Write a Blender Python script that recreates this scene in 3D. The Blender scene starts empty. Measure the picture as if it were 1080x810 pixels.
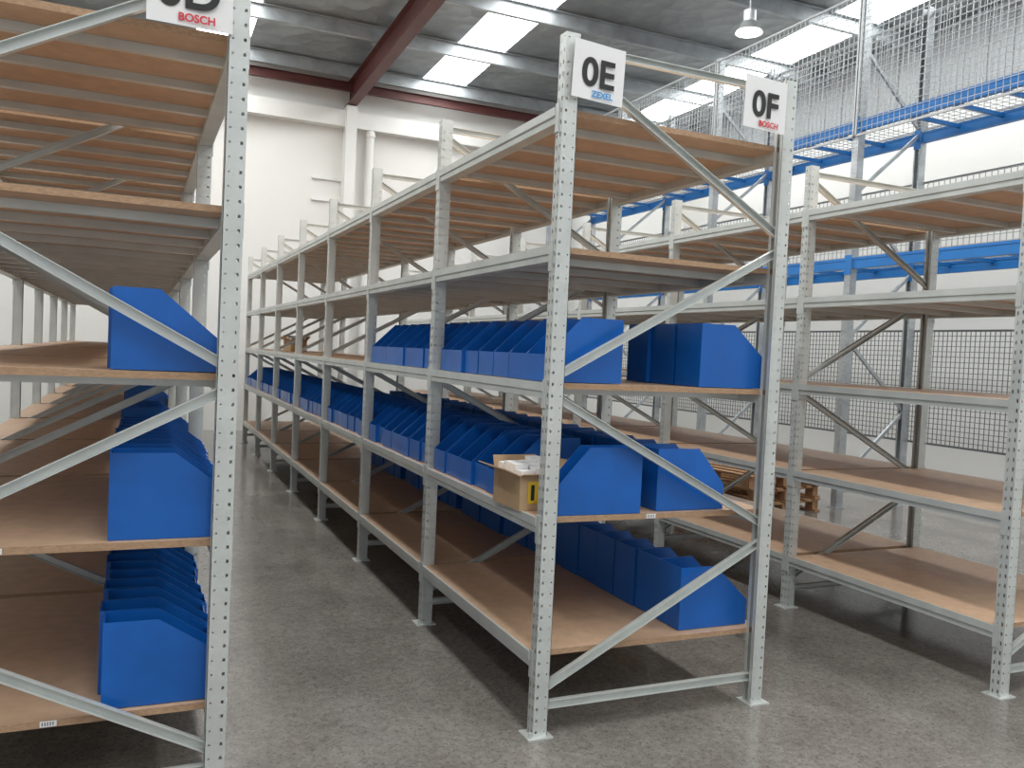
import bpy, math, random
from mathutils import Matrix, Vector
random.seed(7)
SC=bpy.context.scene
try: SC.view_settings.view_transform='Standard'
except Exception: pass
BAY=1.568; DEP=1.169; LV=[.3606+.5849*i for i in range(5)]; NB=7; H=3.0

# ------------------------------------------------------------ materials
def mat(name, col, rough=.5, metal=0.0, noise=None, bump=None, spec=None):
    m=bpy.data.materials.new(name); m.use_nodes=True; nt=m.node_tree; b=nt.nodes['Principled BSDF']
    b.inputs['Base Color'].default_value=(*col,1); b.inputs['Roughness'].default_value=rough; b.inputs['Metallic'].default_value=metal
    if spec is not None: b.inputs['Specular IOR Level'].default_value=spec
    tc=nt.nodes.new('ShaderNodeTexCoord')
    if noise:
        sc,amt,stretch=noise
        mp=nt.nodes.new('ShaderNodeMapping'); mp.inputs['Scale'].default_value=stretch
        n=nt.nodes.new('ShaderNodeTexNoise'); n.inputs['Scale'].default_value=sc; n.inputs['Detail'].default_value=5
        r=nt.nodes.new('ShaderNodeValToRGB')
        r.color_ramp.elements[0].position=.3; r.color_ramp.elements[1].position=.7
        r.color_ramp.elements[0].color=(*[max(0,c*(1-amt)) for c in col],1)
        r.color_ramp.elements[1].color=(*[min(1,c*(1+amt)) for c in col],1)
        nt.links.new(tc.outputs['Object'],mp.inputs[0]); nt.links.new(mp.outputs[0],n.inputs['Vector'])
        nt.links.new(n.outputs['Fac'],r.inputs[0]); nt.links.new(r.outputs[0],b.inputs['Base Color'])
    if bump:
        sc,st=bump
        n2=nt.nodes.new('ShaderNodeTexNoise'); n2.inputs['Scale'].default_value=sc; n2.inputs['Detail'].default_value=4
        bp=nt.nodes.new('ShaderNodeBump'); bp.inputs['Strength'].default_value=st; bp.inputs['Distance'].default_value=.02
        nt.links.new(tc.outputs['Object'],n2.inputs['Vector']); nt.links.new(n2.outputs['Fac'],bp.inputs['Height']); nt.links.new(bp.outputs[0],b.inputs['Normal'])
    return m
M_STEEL=mat('painted_grey_steel',(.60,.63,.61),.34,.3,noise=(6,.08,(1,1,1)))
M_GALV=mat('galvanised_steel',(.45,.48,.50),.4,.6,noise=(9,.15,(1,1,1)))
M_BOARD=mat('particle_board',(.57,.385,.255),.5,0,noise=(14,.10,(1,1,1)),bump=(160,.05))
M_EDGE=mat('particle_board_edge',(.40,.255,.155),.75,0,noise=(60,.2,(1,1,3)))
M_BLUE=mat('blue_corflute',(.006,.11,.44),.30,0,noise=(5,.12,(1,1,1)))
M_CARD=mat('cardboard',(.48,.33,.19),.75,0,noise=(8,.1,(1,1,1)))
M_PAPER=mat('white_paper',(.80,.80,.80),.6,0,noise=(6,.02,(1,1,1)))
M_INK=mat('black_ink',(.015,.015,.015),.6)
M_LBLUE=mat('light_blue_ink',(.05,.30,.65),.6)
M_RED=mat('red_ink',(.6,.03,.05),.6)
M_YEL=mat('yellow_label',(.75,.5,.03),.6)
M_WALL=mat('painted_precast_wall',(.78,.775,.75),.8,0,noise=(.6,.03,(1,1,1)),bump=(30,.05))
M_WHITE=mat('white_painted_steel',(.78,.78,.76),.5,0,noise=(2,.03,(1,1,1)))
M_CLAD=mat('grey_wall_cladding',(.33,.35,.36),.7,0,noise=(1.5,.06,(1,1,1)))
M_RAFT=mat('red_oxide_steel',(.10,.028,.025),.5,.1,noise=(3,.2,(1,1,1)))
M_PURL=mat('galvanised_purlin',(.34,.37,.39),.45,.3,noise=(4,.2,(1,1,1)))
M_RBLUE=mat('blue_beam_paint',(.015,.17,.50),.4,.0,noise=(3,.1,(1,1,1)))
M_WIRE=mat('mesh_wire_grey',(.42,.44,.45),.4,.5)
M_WIRED=mat('mesh_wire_dark',(.16,.17,.18),.5,.4)
M_WOOD=mat('pallet_timber',(.36,.20,.10),.7,0,noise=(10,.25,(1,8,1)))

def floor_mat():
    m=bpy.data.materials.new('polished_aggregate_concrete'); m.use_nodes=True; nt=m.node_tree; b=nt.nodes['Principled BSDF']
    L=nt.links.new; N=nt.nodes.new
    tc=N('ShaderNodeTexCoord')
    n1=N('ShaderNodeTexNoise'); n1.inputs['Scale'].default_value=1.5; n1.inputs['Detail'].default_value=9; n1.inputs['Roughness'].default_value=.68
    r1=N('ShaderNodeValToRGB'); r1.color_ramp.elements[0].position=.32; r1.color_ramp.elements[1].position=.68
    r1.color_ramp.elements[0].color=(.155,.143,.131,1); r1.color_ramp.elements[1].color=(.265,.250,.232,1)
    L(tc.outputs['Object'],n1.inputs['Vector']); L(n1.outputs['Fac'],r1.inputs[0])
    v=N('ShaderNodeTexVoronoi'); v.inputs['Scale'].default_value=110
    L(tc.outputs['Object'],v.inputs['Vector'])
    sep=N('ShaderNodeSeparateColor'); L(v.outputs['Color'],sep.inputs[0])
    r2=N('ShaderNodeValToRGB'); r2.color_ramp.interpolation='CONSTANT'
    e=r2.color_ramp.elements; e[0].position=0; e[0].color=(.45,.43,.42,1); e[1].position=.11; e[1].color=(1,1,1,1)
    x=e.new(.62); x.color=(.87,.85,.83,1); x=e.new(.91); x.color=(1.3,1.28,1.25,1)
    L(sep.outputs[0],r2.inputs[0])
    mx=N('ShaderNodeMix'); mx.data_type='RGBA'; mx.blend_type='MULTIPLY'; mx.inputs[0].default_value=.55
    L(r1.outputs[0],mx.inputs[6]); L(r2.outputs[0],mx.inputs[7])
    n3=N('ShaderNodeTexNoise'); n3.inputs['Scale'].default_value=26; n3.inputs['Detail'].default_value=4
    r3=N('ShaderNodeValToRGB'); r3.color_ramp.elements[0].position=.38; r3.color_ramp.elements[1].position=.6
    r3.color_ramp.elements[0].color=(.84,.83,.82,1); r3.color_ramp.elements[1].color=(1.06,1.06,1.06,1)
    L(tc.outputs['Object'],n3.inputs['Vector']); L(n3.outputs['Fac'],r3.inputs[0])
    m2=N('ShaderNodeMix'); m2.data_type='RGBA'; m2.blend_type='MULTIPLY'; m2.inputs[0].default_value=.8
    L(mx.outputs[2],m2.inputs[6]); L(r3.outputs[0],m2.inputs[7])
    L(m2.outputs[2],b.inputs['Base Color'])
    b.inputs['Roughness'].default_value=.16
    return m
M_FLOOR=floor_mat()
def sark_mat():
    m=mat('silver_roof_sarking',(.26,.285,.295),.42,.35,noise=(1.2,.25,(1,1,1)))
    nt=m.node_tree; b=nt.nodes['Principled BSDF']; tc=[n for n in nt.nodes if n.type=='TEX_COORD'][0]
    w=nt.nodes.new('ShaderNodeTexVoronoi'); w.inputs['Scale'].default_value=3.5
    bp=nt.nodes.new('ShaderNodeBump'); bp.inputs['Strength'].default_value=.6; bp.inputs['Distance'].default_value=.06
    nt.links.new(tc.outputs['Object'],w.inputs['Vector']); nt.links.new(w.outputs['Distance'],bp.inputs['Height']); nt.links.new(bp.outputs[0],b.inputs['Normal'])
    return m
M_SARK=sark_mat()
def emis(name,col,s):
    m=bpy.data.materials.new(name); m.use_nodes=True; b=m.node_tree.nodes['Principled BSDF']
    b.inputs['Base Color'].default_value=(*col,1); b.inputs['Emission Color'].default_value=(*col,1); b.inputs['Emission Strength'].default_value=s
    return m
M_SKYL=emis('skylight_sheet',(.99,1,.985),12.0)
M_LAMP=emis('lamp_glow',(1,.93,.8),6.0)

# ------------------------------------------------------------ mesh builder
class MB:
    def __init__(s): s.v=[]; s.f=[]; s.m=[]; s.mi=0
    def quad(s,*p):
        i=len(s.v); s.v+= [tuple(q) for q in p]; s.f.append(tuple(range(i,i+len(p)))); s.m.append(s.mi)
    def box(s,x0,x1,y0,y1,z0,z1,side=None):
        i=len(s.v)
        s.v+=[(x0,y0,z0),(x1,y0,z0),(x1,y1,z0),(x0,y1,z0),(x0,y0,z1),(x1,y0,z1),(x1,y1,z1),(x0,y1,z1)]
        for q,f in enumerate(((0,3,2,1),(4,5,6,7),(0,1,5,4),(1,2,6,5),(2,3,7,6),(3,0,4,7))):
            s.f.append(tuple(i+k for k in f)); s.m.append(side if (side is not None and q>1) else s.mi)
    def bar(s,a,b,w,h,up=(0,0,1)):
        a=Vector(a); b=Vector(b); d=(b-a).normalized(); u=Vector(up)
        if abs(d.dot(u))>.98: u=Vector((1,0,0))
        sx=d.cross(u).normalized(); uz=sx.cross(d).normalized()
        i=len(s.v)
        for p in (a,b):
            for (p1,p2) in ((-1,-1),(1,-1),(1,1),(-1,1)): s.v.append(tuple(p+sx*(p1*w/2)+uz*(p2*h/2)))
        for f in ((3,2,1,0),(4,5,6,7),(0,1,5,4),(1,2,6,5),(2,3,7,6),(3,0,4,7)):
            s.f.append(tuple(i+k for k in f)); s.m.append(s.mi)
    def chan(s,a,b,w,d,side,t=.003):
        a=Vector(a); b=Vector(b); dr=(b-a).normalized(); n=Vector(side); u=n.cross(dr).normalized()
        o=n*(d/2)
        s.bar(a-o,b-o,w,t*1.5,up=tuple(n))
        for k in (-1,1):
            q=u*(k*(w/2-t/2)); s.bar(a+q,b+q,t,d,up=tuple(n))
    def prism(s,prof,y0,y1):
        i=len(s.v); n=len(prof)
        s.v+=[(x,y0,z) for x,z in prof]+[(x,y1,z) for x,z in prof]
        for k in range(n):
            j=(k+1)%n; s.f.append((i+k,i+j,i+n+j,i+n+k)); s.m.append(s.mi)
        s.f.append(tuple(i+k for k in range(n))[::-1]); s.m.append(s.mi)
        s.f.append(tuple(i+n+k for k in range(n))); s.m.append(s.mi)
    def cyl(s,a,b,r,n=12,r2=None,cap=True):
        a=Vector(a); b=Vector(b); d=(b-a).normalized(); u=Vector((0,0,1)) if abs(d.z)<.9 else Vector((1,0,0))
        e1=d.cross(u).normalized(); e2=d.cross(e1); r2=r if r2 is None else r2
        i=len(s.v)
        for p,rr in ((a,r),(b,r2)):
            for k in range(n):
                t=2*math.pi*k/n; s.v.append(tuple(p+e1*(rr*math.cos(t))+e2*(rr*math.sin(t))))
        for k in range(n):
            j=(k+1)%n; s.f.append((i+k,i+j,i+n+j,i+n+k)); s.m.append(s.mi)
        if cap:
            s.f.append(tuple(i+k for k in range(n))); s.m.append(s.mi)
            s.f.append(tuple(i+n+k for k in range(n))); s.m.append(s.mi)
    def mesh(s,name,mats):
        me=bpy.data.meshes.new(name); me.from_pydata(s.v,[],s.f)
        for m in (mats if isinstance(mats,(list,tuple)) else [mats]): me.materials.append(m)
        if s.m and max(s.m)>0: me.polygons.foreach_set('material_index',s.m)
        me.update()
        import bmesh
        bm=bmesh.new(); bm.from_mesh(me); bmesh.ops.recalc_face_normals(bm,faces=bm.faces); bm.to_mesh(me); bm.free()
        return me
    def obj(s,name,mats,parent=None,loc=(0,0,0),rotz=0):
        return add(name,s.mesh(name,mats),parent,loc,rotz)
def add(name,data,parent=None,loc=(0,0,0),rotz=0):
    o=bpy.data.objects.new(name,data); SC.collection.objects.link(o); o.location=loc; o.rotation_euler=(0,0,rotz)
    if parent: o.parent=parent
    return o

# ------------------------------------------------------------ perforated post
def post_mesh(h=H,W=.068,D=.058,name='upright'):
    m=MB(); T=.05; n=int(h/T)
    def cell(o,u,w,z0,z1,hw,hh,tilt=0):
        c=w/2; zc=(z0+z1)/2
        def P(a,z): return tuple(o+u*a+Vector((0,0,z)))
        out=[P(0,z0),P(w,z0),P(w,z1),P(0,z1)]
        inn=[P(c-hw/2,zc-hh/2),P(c+hw/2,zc-hh/2+tilt),P(c+hw/2,zc+hh/2+tilt),P(c-hw/2,zc+hh/2)]
        for k in range(4):
            j=(k+1)%4; m.quad(out[k],out[j],inn[j],inn[k])
    X=Vector((1,0,0)); Y=Vector((0,1,0))
    for k in range(n):
        z0=k*T; z1=z0+T
        o=Vector((-W/2,-D/2,0))
        cell(o,Y,D/2,z0,z1,.009,.019,.004); cell(o+Y*(D/2),Y,D/2,z0,z1,.009,.019,-.004)
        for ys in (-D/2,D/2):
            cell(Vector((-W/2,ys,0)),X,W*.42,z0,z1,.009,.011)
            m.quad((-W/2+W*.42,ys,z0),(-W/2+W*.58,ys,z0),(-W/2+W*.58,ys,z1),(-W/2+W*.42,ys,z1))
            cell(Vector((-W/2+W*.58,ys,0)),X,W*.42,z0,z1,.006,.006)
    for sgn in (-1,1):
        ys=sgn*D/2; m.box(W/2-.002,W/2,min(ys,ys-sgn*.018),max(ys,ys-sgn*.018),0,h)
    m.box(-W/2-.03,W/2+.02,-D/2-.025,D/2+.025,0,.006)
    m.cyl((-W/2-.015,-D/2-.008,.006),(-W/2-.015,-D/2-.008,.03),.007,6)
    m.cyl((W/2+.008,D/2+.010,.006),(W/2+.008,D/2+.010,.03),.007,6)
    return m.mesh(name,M_STEEL)
POST=post_mesh()

def rack(x0,y0,nb,mirror):
    R=add('shelving_rack',None,None,(x0,y0,0)); R.empty_display_size=.2
    for k in range(nb+1):
        add('upright',POST,R,(0,k*BAY,0)); add('upright',POST,R,(DEP,k*BAY,0),math.pi)
    br=MB()
    def X(t): return (DEP-t) if mirror else t
    for k in range(nb+1):
        y=k*BAY
        a,b=.0,DEP
        for (za,zb,s) in ((.20,.79,0),(.88,1.47,1),(1.56,2.19,0),(2.27,2.90,1)):
            xa,xb=(X(a),X(b)) if s==0 else (X(b),X(a))
            sg=1 if xb>xa else -1
            br.chan((xa+sg*.01,y,za),(xb-sg*.01,y,zb),.036,.024,(0,-1,0))
        br.chan((.03,y,.13),(DEP-.03,y,.13),.036,.024,(0,-1,0))
        br.chan((.03,y,2.95),(DEP-.03,y,2.95),.032,.024,(0,-1,0))
    br.obj('frame_braces',M_STEEL,R)
    bm=MB(); bd=MB()
    for z in LV:
        prof=[(-.042,0),(-.030,0),(-.030,-.026),(.03,-.026),(.03,-.068),(-.034,-.068),(-.034,-.042),(-.042,-.036)]
        for k in range(nb):
            ya=k*BAY+.031; yb=(k+1)*BAY-.031
            bm.prism([(x,z+q) for x,q in prof],ya,yb)
            bm.prism([(DEP-x,z+q) for x,q in prof],ya,yb)
            for xx in (-.039,DEP+.035):
                for yy in (k*BAY,(k+1)*BAY-.031):
                    bm.box(xx,xx+.004,yy,yy+.031,z-.11,z+.012)
            for f in (.12,.37,.63,.88):
                yy=ya+(yb-ya)*f
                bm.box(.03,DEP-.03,yy-.017,yy+.017,z-.058,z-.0265)
            sag=random.uniform(-.001,.001)
            bd.box(-.029,DEP+.029,ya-(.003 if k==0 else 0),yb,z-.026,z-.001+sag,side=1)
    bm.obj('beams',M_STEEL,R); bd.obj('boards',[M_BOARD,M_EDGE],R)
    return R

XD=-1.3423-DEP; YD=-.127; XG=2.496; YG=-.3355
rack(0,0,NB,False)
rack(XD,YD,NB,True)
rack(XG,YG,NB,False)

# ------------------------------------------------------------ bins
def bin_into(m,x,y,z,dr,w,d=.40,h=.29,lip=.12,flat=.42,rot=0,t=.004):
    c,s=math.cos(rot),math.sin(rot)
    sub=MB()
    prof=[(0,0),(0,h),(flat*d,h),(d,lip),(d,0)]
    for y0 in (0,w-t):
        i=len(sub.v); n=5
        sub.v+=[(px,y0,pz) for px,pz in prof]+[(px,y0+t,pz) for px,pz in prof]
        for k in range(n):
            j=(k+1)%n; sub.f.append((i+k,i+j,i+n+j,i+n+k)); sub.m.append(0)
        sub.f.append((i,i+1,i+2,i+3,i+4)); sub.m.append(0); sub.f.append((i+9,i+8,i+7,i+6,i+5)); sub.m.append(0)
    sub.box(0,t,t,w-t,0,h); sub.box(d-t,d,t,w-t,0,lip); sub.box(t,d-t,t,w-t,0,t)
    i=len(m.v)
    for (px,py,pz) in sub.v:
        lx=px-d; ly=py-w/2
        qx=c*lx-s*ly; qy=s*lx+c*ly
        m.v.append((x+dr*qx, y+w/2+qy, z+pz))
    for f in sub.f: m.f.append(tuple(i+k for k in f)); m.m.append(0)
def bins(x0,y0,lvl,spans,front,dr,w,**kw):
    m=MB(); z=LV[lvl]+.0015
    for a,b in spans:
        y=a
        while y+w<=b+1e-6:
            bin_into(m,x0+front+random.uniform(-.012,.012),y0+y,z,dr,w-.009,rot=random.uniform(-.025,.025),**kw); y+=w
    return m.obj('storage_bin_row',M_BLUE)
def bay(k,a=.05,b=.05): return (k*BAY+a,(k+1)*BAY-b)
EW=.205
bins(0,0,2,[bay(0,.08),bay(1)],.0,-1,EW,d=.39,flat=.55)
bins(0,0,1,[bay(0,.49)]+[bay(k) for k in range(1,7)],.0,-1,EW,d=.42,flat=.55)
bins(0,0,1,[(.04,.151)],.07,-1,.11,d=.43,h=.30,flat=.63)
bins(0,0,1,[bay(0,.06),bay(1),bay(2)],DEP-.20,1,EW,d=.38,flat=.6)
bins(0,0,0,[bay(0,.08),bay(1),bay(2),bay(3)],DEP-.0,1,EW,d=.40,h=.30,flat=.5)
bins(0,0,2,[(.05,.67)],DEP-.01,1,EW,d=.385,h=.30,flat=.5,lip=.14)
bins(XD,YD,0,[bay(0,.05),bay(1)],DEP+.0,1,.145,d=.375,h=.30,lip=.17,flat=.47)
bins(XD,YD,1,[bay(0,.05),(BAY+.5,BAY+1.2)],DEP+.02,1,.145,d=.375,h=.30,lip=.17,flat=.55)
bins(XD,YD,2,[(.05,.37)],DEP-.0,1,.155,d=.375,h=.28,lip=.09,flat=.40)
bins(XD,YD,1,[bay(3),bay(4)],DEP-.0,1,.2,d=.375,h=.28)

# ------------------------------------------------------------ cardboard box
def cardbox(loc,rz,label=True):
    root=add('cardboard_box',None,None,loc,rz)
    m=MB(); a,b,h,t=.115,.135,.155,.004
    m.box(-a,a,-b,b,0,t); m.box(-a,-a+t,-b,b,t,h); m.box(a-t,a,-b,b,t,h); m.box(-a+t,a-t,-b,-b+t,t,h); m.box(-a+t,a-t,b-t,b,t,h)
    m.bar((-a,0,h),(-a-.085,0,h+.035),2*b,t,up=(.5,0,1))
    m.bar((a,0,h),(a+.05,0,h+.06),2*b,t,up=(-1,0,1))
    m.bar((0,-b,h),(0,-b-.03,h+.012),2*a,t,up=(0,.5,1))
    m.bar((0,b,h),(0,b+.02,h+.06),2*a,t,up=(0,-1,.5))
    m.obj('carton',M_CARD,root)
    p=MB()
    for i in range(4):
        for j in range(3):
            x=-a+.010+j*.071; y=-b+.010+i*.062; p.box(x,x+.064,y,y+.056,.02,h+random.uniform(.02,.06))
    p.obj('small_packets',M_PAPER,root)
    if label:
        l=MB(); l.box(-.075,-.015,-b-.0015,-b-.0003,.03,.13); l.obj('yellow_label',M_YEL,root)
        l=MB(); l.box(-.060,-.042,-b-.0022,-b-.0016,.045,.115); l.obj('label_print',M_INK,root)
cardbox((.055,.318,LV[1]+.001),math.radians(3))
cardbox((.35,8.6,LV[2]+.001),math.radians(12),False)

# ------------------------------------------------------------ signs
def text(body,size,loc,parent,m,off=0.0):
    c=bpy.data.curves.new('sign_text','FONT'); c.body=body; c.size=size; c.align_x='CENTER'; c.offset=off; c.extrude=.0003
    c.materials.append(m); o=add('sign_text',c,parent,loc); o.rotation_euler=(math.pi/2,0,0); return o
def sign(x,y,z,txt,brand,bm,tilt=0,w=.255,h=.24):
    r=add('aisle_sign',None,None,(x,y,z)); r.rotation_euler=(0,tilt,math.radians(1.5))
    m=MB(); nx=8
    for i in range(nx):
        xa=-w/2+w*i/nx; xb=-w/2+w*(i+1)/nx
        f=lambda q:.004*math.sin(q*14)
        m.quad((xa,f(xa),-h/2),(xb,f(xb),-h/2),(xb,f(xb),h/2),(xa,f(xa),h/2))
        m.quad((xa,f(xa)+.0015,-h/2),(xa,f(xa)+.0015,h/2),(xb,f(xb)+.0015,h/2),(xb,f(xb)+.0015,-h/2))
    m.obj('laminated_sheet',M_PAPER,r)
    text(txt,.162,(-.005,-.006,-h/2+.060),r,M_INK,.004)
    text(brand,.036,(.02,-.006,-h/2+.015),r,bm,.001)
    return r
sign(.120,-.045,2.848,'0E','ZEXEL',M_LBLUE,.03)
sign(DEP-.16,-.045,2.86,'0F','BOSCH',M_RED,.02)
sign(-1.3423-.16,YD-.045,2.800,'0D','BOSCH',M_RED,-.02,w=.27,h=.24)

for (x,y,z) in ((.52,.026,LV[1]-.013),(XD+.45,YD+.026,LV[1]-.013),(XD+.62,YD+.026,LV[0]-.013)):
    m=MB(); m.box(x,x+.05,y-.0006,y,z-.010,z+.010); m.mi=1
    for k in range(5): m.box(x+.006+k*.008,x+.009+k*.008,y-.001,y-.0006,z-.006,z+.006)
    m.obj('barcode_label',[M_PAPER,M_INK])

# ------------------------------------------------------------ room
YB=NB*BAY+1.9; XR=9.6; XL=-9; YF=-9
SL=.035
def zr(y): return 6.75+SL*(YB-y)
m=MB(); m.box(XL,XR,YF,YB,-.1,0); m.obj('floor',M_FLOOR)
m=MB(); m.box(XL,XR,YB,YB+.2,0,zr(YB)-.01); m.obj('wall_back',M_WALL)
m=MB(); m.box(XR,XR+.2,YF,YB,0,5.9); m.mi=1; m.box(XR+.03,XR+.13,YF,YB,5.9,zr(YF)+.2)
y=YF+.1
while y<YB-.2:
    m.box(XR+.012,XR+.03,y,y+.05,5.9,zr(YF)+.2); y+=.4
m.obj('wall_right',[M_WALL,M_CLAD])
m=MB(); m.box(XL-.2,XL,YF,YB,0,zr(YF)+.3); m.obj('wall_left',M_WALL)
strips=[-4.6,-.45,3.6,8.2]; SW=.85
edges=[XL]
for s in strips: edges+=[s-SW/2,s+SW/2]
edges.append(XR)
rf=MB(); sk=MB()
for i in range(len(edges)-1):
    x0,x1=edges[i],edges[i+1]
    if i%2==0: rf.quad((x0,YF,zr(YF)),(x1,YF,zr(YF)),(x1,YB,zr(YB)),(x0,YB,zr(YB)))
    else:
        ye=YB-.45
        sk.quad((x0,YF,zr(YF)),(x1,YF,zr(YF)),(x1,ye,zr(ye)),(x0,ye,zr(ye)))
        rf.quad((x0,ye,zr(ye)),(x1,ye,zr(ye)),(x1,YB,zr(YB)),(x0,YB,zr(YB)))
rf.obj('ceiling',M_SARK); sk.obj('skylight_strips',M_SKYL)
p=MB(); y=YB-.5
while y>YF:
    z=zr(y); p.box(XL,XR,y-.004,y+.004,z-.22,z-.02); p.box(XL,XR,y,y+.07,z-.226,z-.22); p.box(XL,XR,y-.07,y,z-.028,z-.02)
    y-=1.9
p.obj('roof_purlins',M_PURL)
for x in (-6.2,1.90):
    r=MB()
    def sl(x0,x1,d0,d1):
        ya,yb=YF,YB-.02
        r.v+= [(x0,ya,zr(ya)-d0),(x1,ya,zr(ya)-d0),(x1,yb,zr(yb)-d0),(x0,yb,zr(yb)-d0),(x0,ya,zr(ya)-d1),(x1,ya,zr(ya)-d1),(x1,yb,zr(yb)-d1),(x0,yb,zr(yb)-d1)]
        i=len(r.v)-8
        for f in ((0,3,2,1),(4,5,6,7),(0,1,5,4),(1,2,6,5),(2,3,7,6),(3,0,4,7)): r.f.append(tuple(i+k for k in f)); r.m.append(0)
    sl(x-.09,x+.09,.64,.625); sl(x-.006,x+.006,.625,.24); sl(x-.09,x+.09,.24,.225)
    r.obj('roof_rafter',M_RAFT)
m=MB(); m.box(XL,XR,YB-.22,YB-.002,5.72,6.02); m.obj('trim_1',M_WHITE)
m=MB(); m.box(XL,XR,YB-.30,YB-.29,6.36,6.5); m.box(XL,XR,YB-.34,YB-.25,6.35,6.36); m.box(XL,XR,YB-.34,YB-.25,6.5,6.51); m.obj('eave_strut',M_RAFT)
m=MB(); m.box(1.80,2.00,YB-.30,YB-.003,0,6.1); m.obj('wall_column',M_WHITE)
m=MB(); m.cyl((2.30,YB-.14,0),(2.30,YB-.14,6.0),.075,16); m.cyl((2.30,YB-.14,4.0),(2.30,YB-.14,4.08),.09,16); m.cyl((2.30,YB-.14,5.6),(2.30,YB-.14,5.68),.09,16); m.obj('downpipe',M_WHITE)
m=MB(); m.bar((1.25,YB-.03,4.75),(1.80,YB-.03,4.75),.04,.04); m.bar((1.25,YB-.03,4.35),(1.80,YB-.03,4.35),.04,.04); m.obj('wall_bracket',M_WHITE)

# ------------------------------------------------------------ pallet racking, blue beams, mesh
PX0,PX1=6.0,7.0; PY=[-1.1,1.6,4.3,7.0,9.7,12.4]; PH=6.1
PP=post_mesh(PH,.10,.09,'pallet_upright'); PP.materials[0]=M_GALV
R=add('pallet_racking',None,None,(0,0,0))
for y in PY:
    add('upright',PP,R,(PX0,y,0)); add('upright',PP,R,(PX1,y,0),math.pi)
b=MB()
for y in PY:
    z=.3; s=0
    while z<5.2:
        xa,xb=(PX0,PX1) if s==0 else (PX1,PX0)
        b.bar((xa,y,z),(xb,y,z+.85),.03,.04); z+=.85; s=1-s
    b.bar((PX0,y,.2),(PX1,y,.2),.03,.04)
b.obj('frame_braces',M_GALV,R)
b=MB()
for z in (2.95,4.55):
    for i in range(len(PY)-1):
        for x in (PX0,PX1):
            b.box(x-.03,x+.03,PY[i]+.045,PY[i+1]-.045,z-.13,z)
            b.box(x-.036,x+.036,PY[i]+.045,PY[i+1]-.045,z-.03,z-.016)
            b.box(x-.056,x-.05,PY[i]+.0,PY[i]+.05,z-.2,z+.03); b.box(x-.056,x-.05,PY[i+1]-.05,PY[i+1],z-.2,z+.03)
        for k in range(1,5):
            yy=PY[i]+(PY[i+1]-PY[i])*k/5; b.box(PX0+.03,PX1-.03,yy-.02,yy+.02,z-.06,z-.02)
b.obj('blue_beams',M_RBLUE,R)
def meshpanel(mb,x,y0,y1,z0,z1,p=.075,t=.005):
    n=int((y1-y0)/p)
    for i in range(n+1):
        y=y0+i*(y1-y0)/n; mb.box(x-t/2,x+t/2,y-t/2,y+t/2,z0,z1)
    n=int((z1-z0)/p)
    for i in range(n+1):
        z=z0+i*(z1-z0)/n; mb.box(x-t/2-t,x+t/2-t,y0,y1,z-t/2,z+t/2)
    for a in (y0,y1): mb.box(x-.012,x+.012,a-.012,a+.012,z0,z1)
    for a in (z0,z1): mb.box(x-.012,x+.012,y0,y1,a-.012,a+.012)
w=MB()
for i in range(len(PY)-1):
    meshpanel(w,PX0-.065,PY[i]+.02,PY[i+1]-.02,4.36,6.0,.075,.006)
    meshpanel(w,PX1+.06,PY[i]+.02,PY[i+1]-.02,4.60,6.0,.075,.006)
    meshpanel(w,PX1+.06,PY[i]+.02,PY[i+1]-.02,2.98,3.95,.075,.008)
w.obj('mesh_guards',M_WIRE,R)
w=MB()
for i in range(len(PY)-1): meshpanel(w,PX1+.06,PY[i]+.02,PY[i+1]-.02,.8,2.15,.06,.007)
w.obj('mesh_panels_dark',M_WIRED,R)
w=MB()
for i in range(len(PY)-1):
    for z in (2.95,4.55):
        y=PY[i]+.1
        while y<PY[i+1]-.1:
            w.box(PX0,PX1,y-.0025,y+.0025,z+.002,z+.007); y+=.1
        for k in range(9): x=PX0+.05+k*.11; w.box(x-.0025,x+.0025,PY[i]+.05,PY[i+1]-.05,z+.007,z+.012)
w.obj('mesh_decks',M_WIRE,R)

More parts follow.
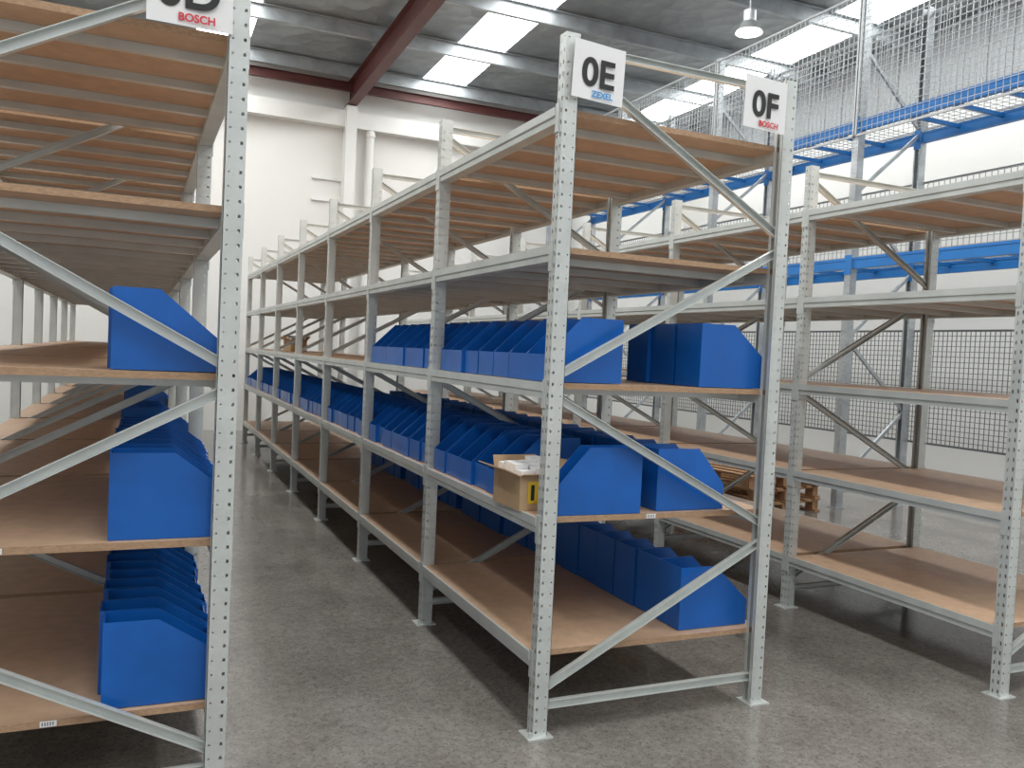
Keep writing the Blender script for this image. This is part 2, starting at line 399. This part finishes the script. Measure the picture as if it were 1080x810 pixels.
def pallet(x,y,z,rz,nm='timber_pallet'):
    m=MB()
    for k in range(3):
        yy=-.5+k*.5
        for xx in (-.55,0,.55): m.box(xx-.05,xx+.05,yy-.05,yy+.05,.02,.11)
    for k in range(3): m.box(-.6,.6,-.55+k*.5,-.45+k*.5,.11,.13)
    for k in range(7): m.box(-.6+k*.183,-.6+k*.183+.10,-.58,.58,.13,.15)
    for xx in (-.55,0,.55): m.box(xx-.05,xx+.05,-.58,.58,0,.02)
    return m.obj(nm,M_WOOD,None,(x,y,z),rz)
pallet(4.9,4.6,0,.2); pallet(4.9,4.6,.152,.25); pallet(4.92,4.6,.304,.15)

L=add('high_bay_lamp',None,None,(5.36,5.6,5.85))
m=MB(); m.cyl((0,0,.0),(0,0,.14),.17,24,.09,cap=False); m.cyl((0,0,.14),(0,0,.28),.08,20); m.cyl((0,0,.28),(0,0,zr(5.6)-5.87),.008,8); m.obj('housing',M_GALV,L)
m=MB(); m.cyl((0,0,.0),(0,0,.02),.16,24); m.obj('lens',M_LAMP,L)

W=bpy.data.worlds.new('world'); SC.world=W; W.use_nodes=True
bg=W.node_tree.nodes['Background']; bg.inputs[0].default_value=(.93,.96,1,1); bg.inputs[1].default_value=.65

def basis(y,pt,r):
    f=Vector((math.sin(y)*math.cos(pt),math.cos(y)*math.cos(pt),math.sin(pt)))
    r0=Vector((math.cos(y),-math.sin(y),0)); u0=r0.cross(f)
    return math.cos(r)*r0+math.sin(r)*u0, -math.sin(r)*r0+math.cos(r)*u0, f
Rr,Uu,Ff=basis(.4187,-.0364,.0470)
cam=bpy.data.cameras.new('camera'); co=bpy.data.objects.new('camera',cam); SC.collection.objects.link(co)
mt=Matrix((( Rr.x,Uu.x,-Ff.x,-1.6318),(Rr.y,Uu.y,-Ff.y,-3.2281),(Rr.z,Uu.z,-Ff.z,1.6487),(0,0,0,1)))
co.matrix_world=mt
cam.sensor_width=36; cam.sensor_fit='HORIZONTAL'; cam.lens=891.63/1080*36; cam.clip_start=.05; cam.clip_end=200
SC.camera=co
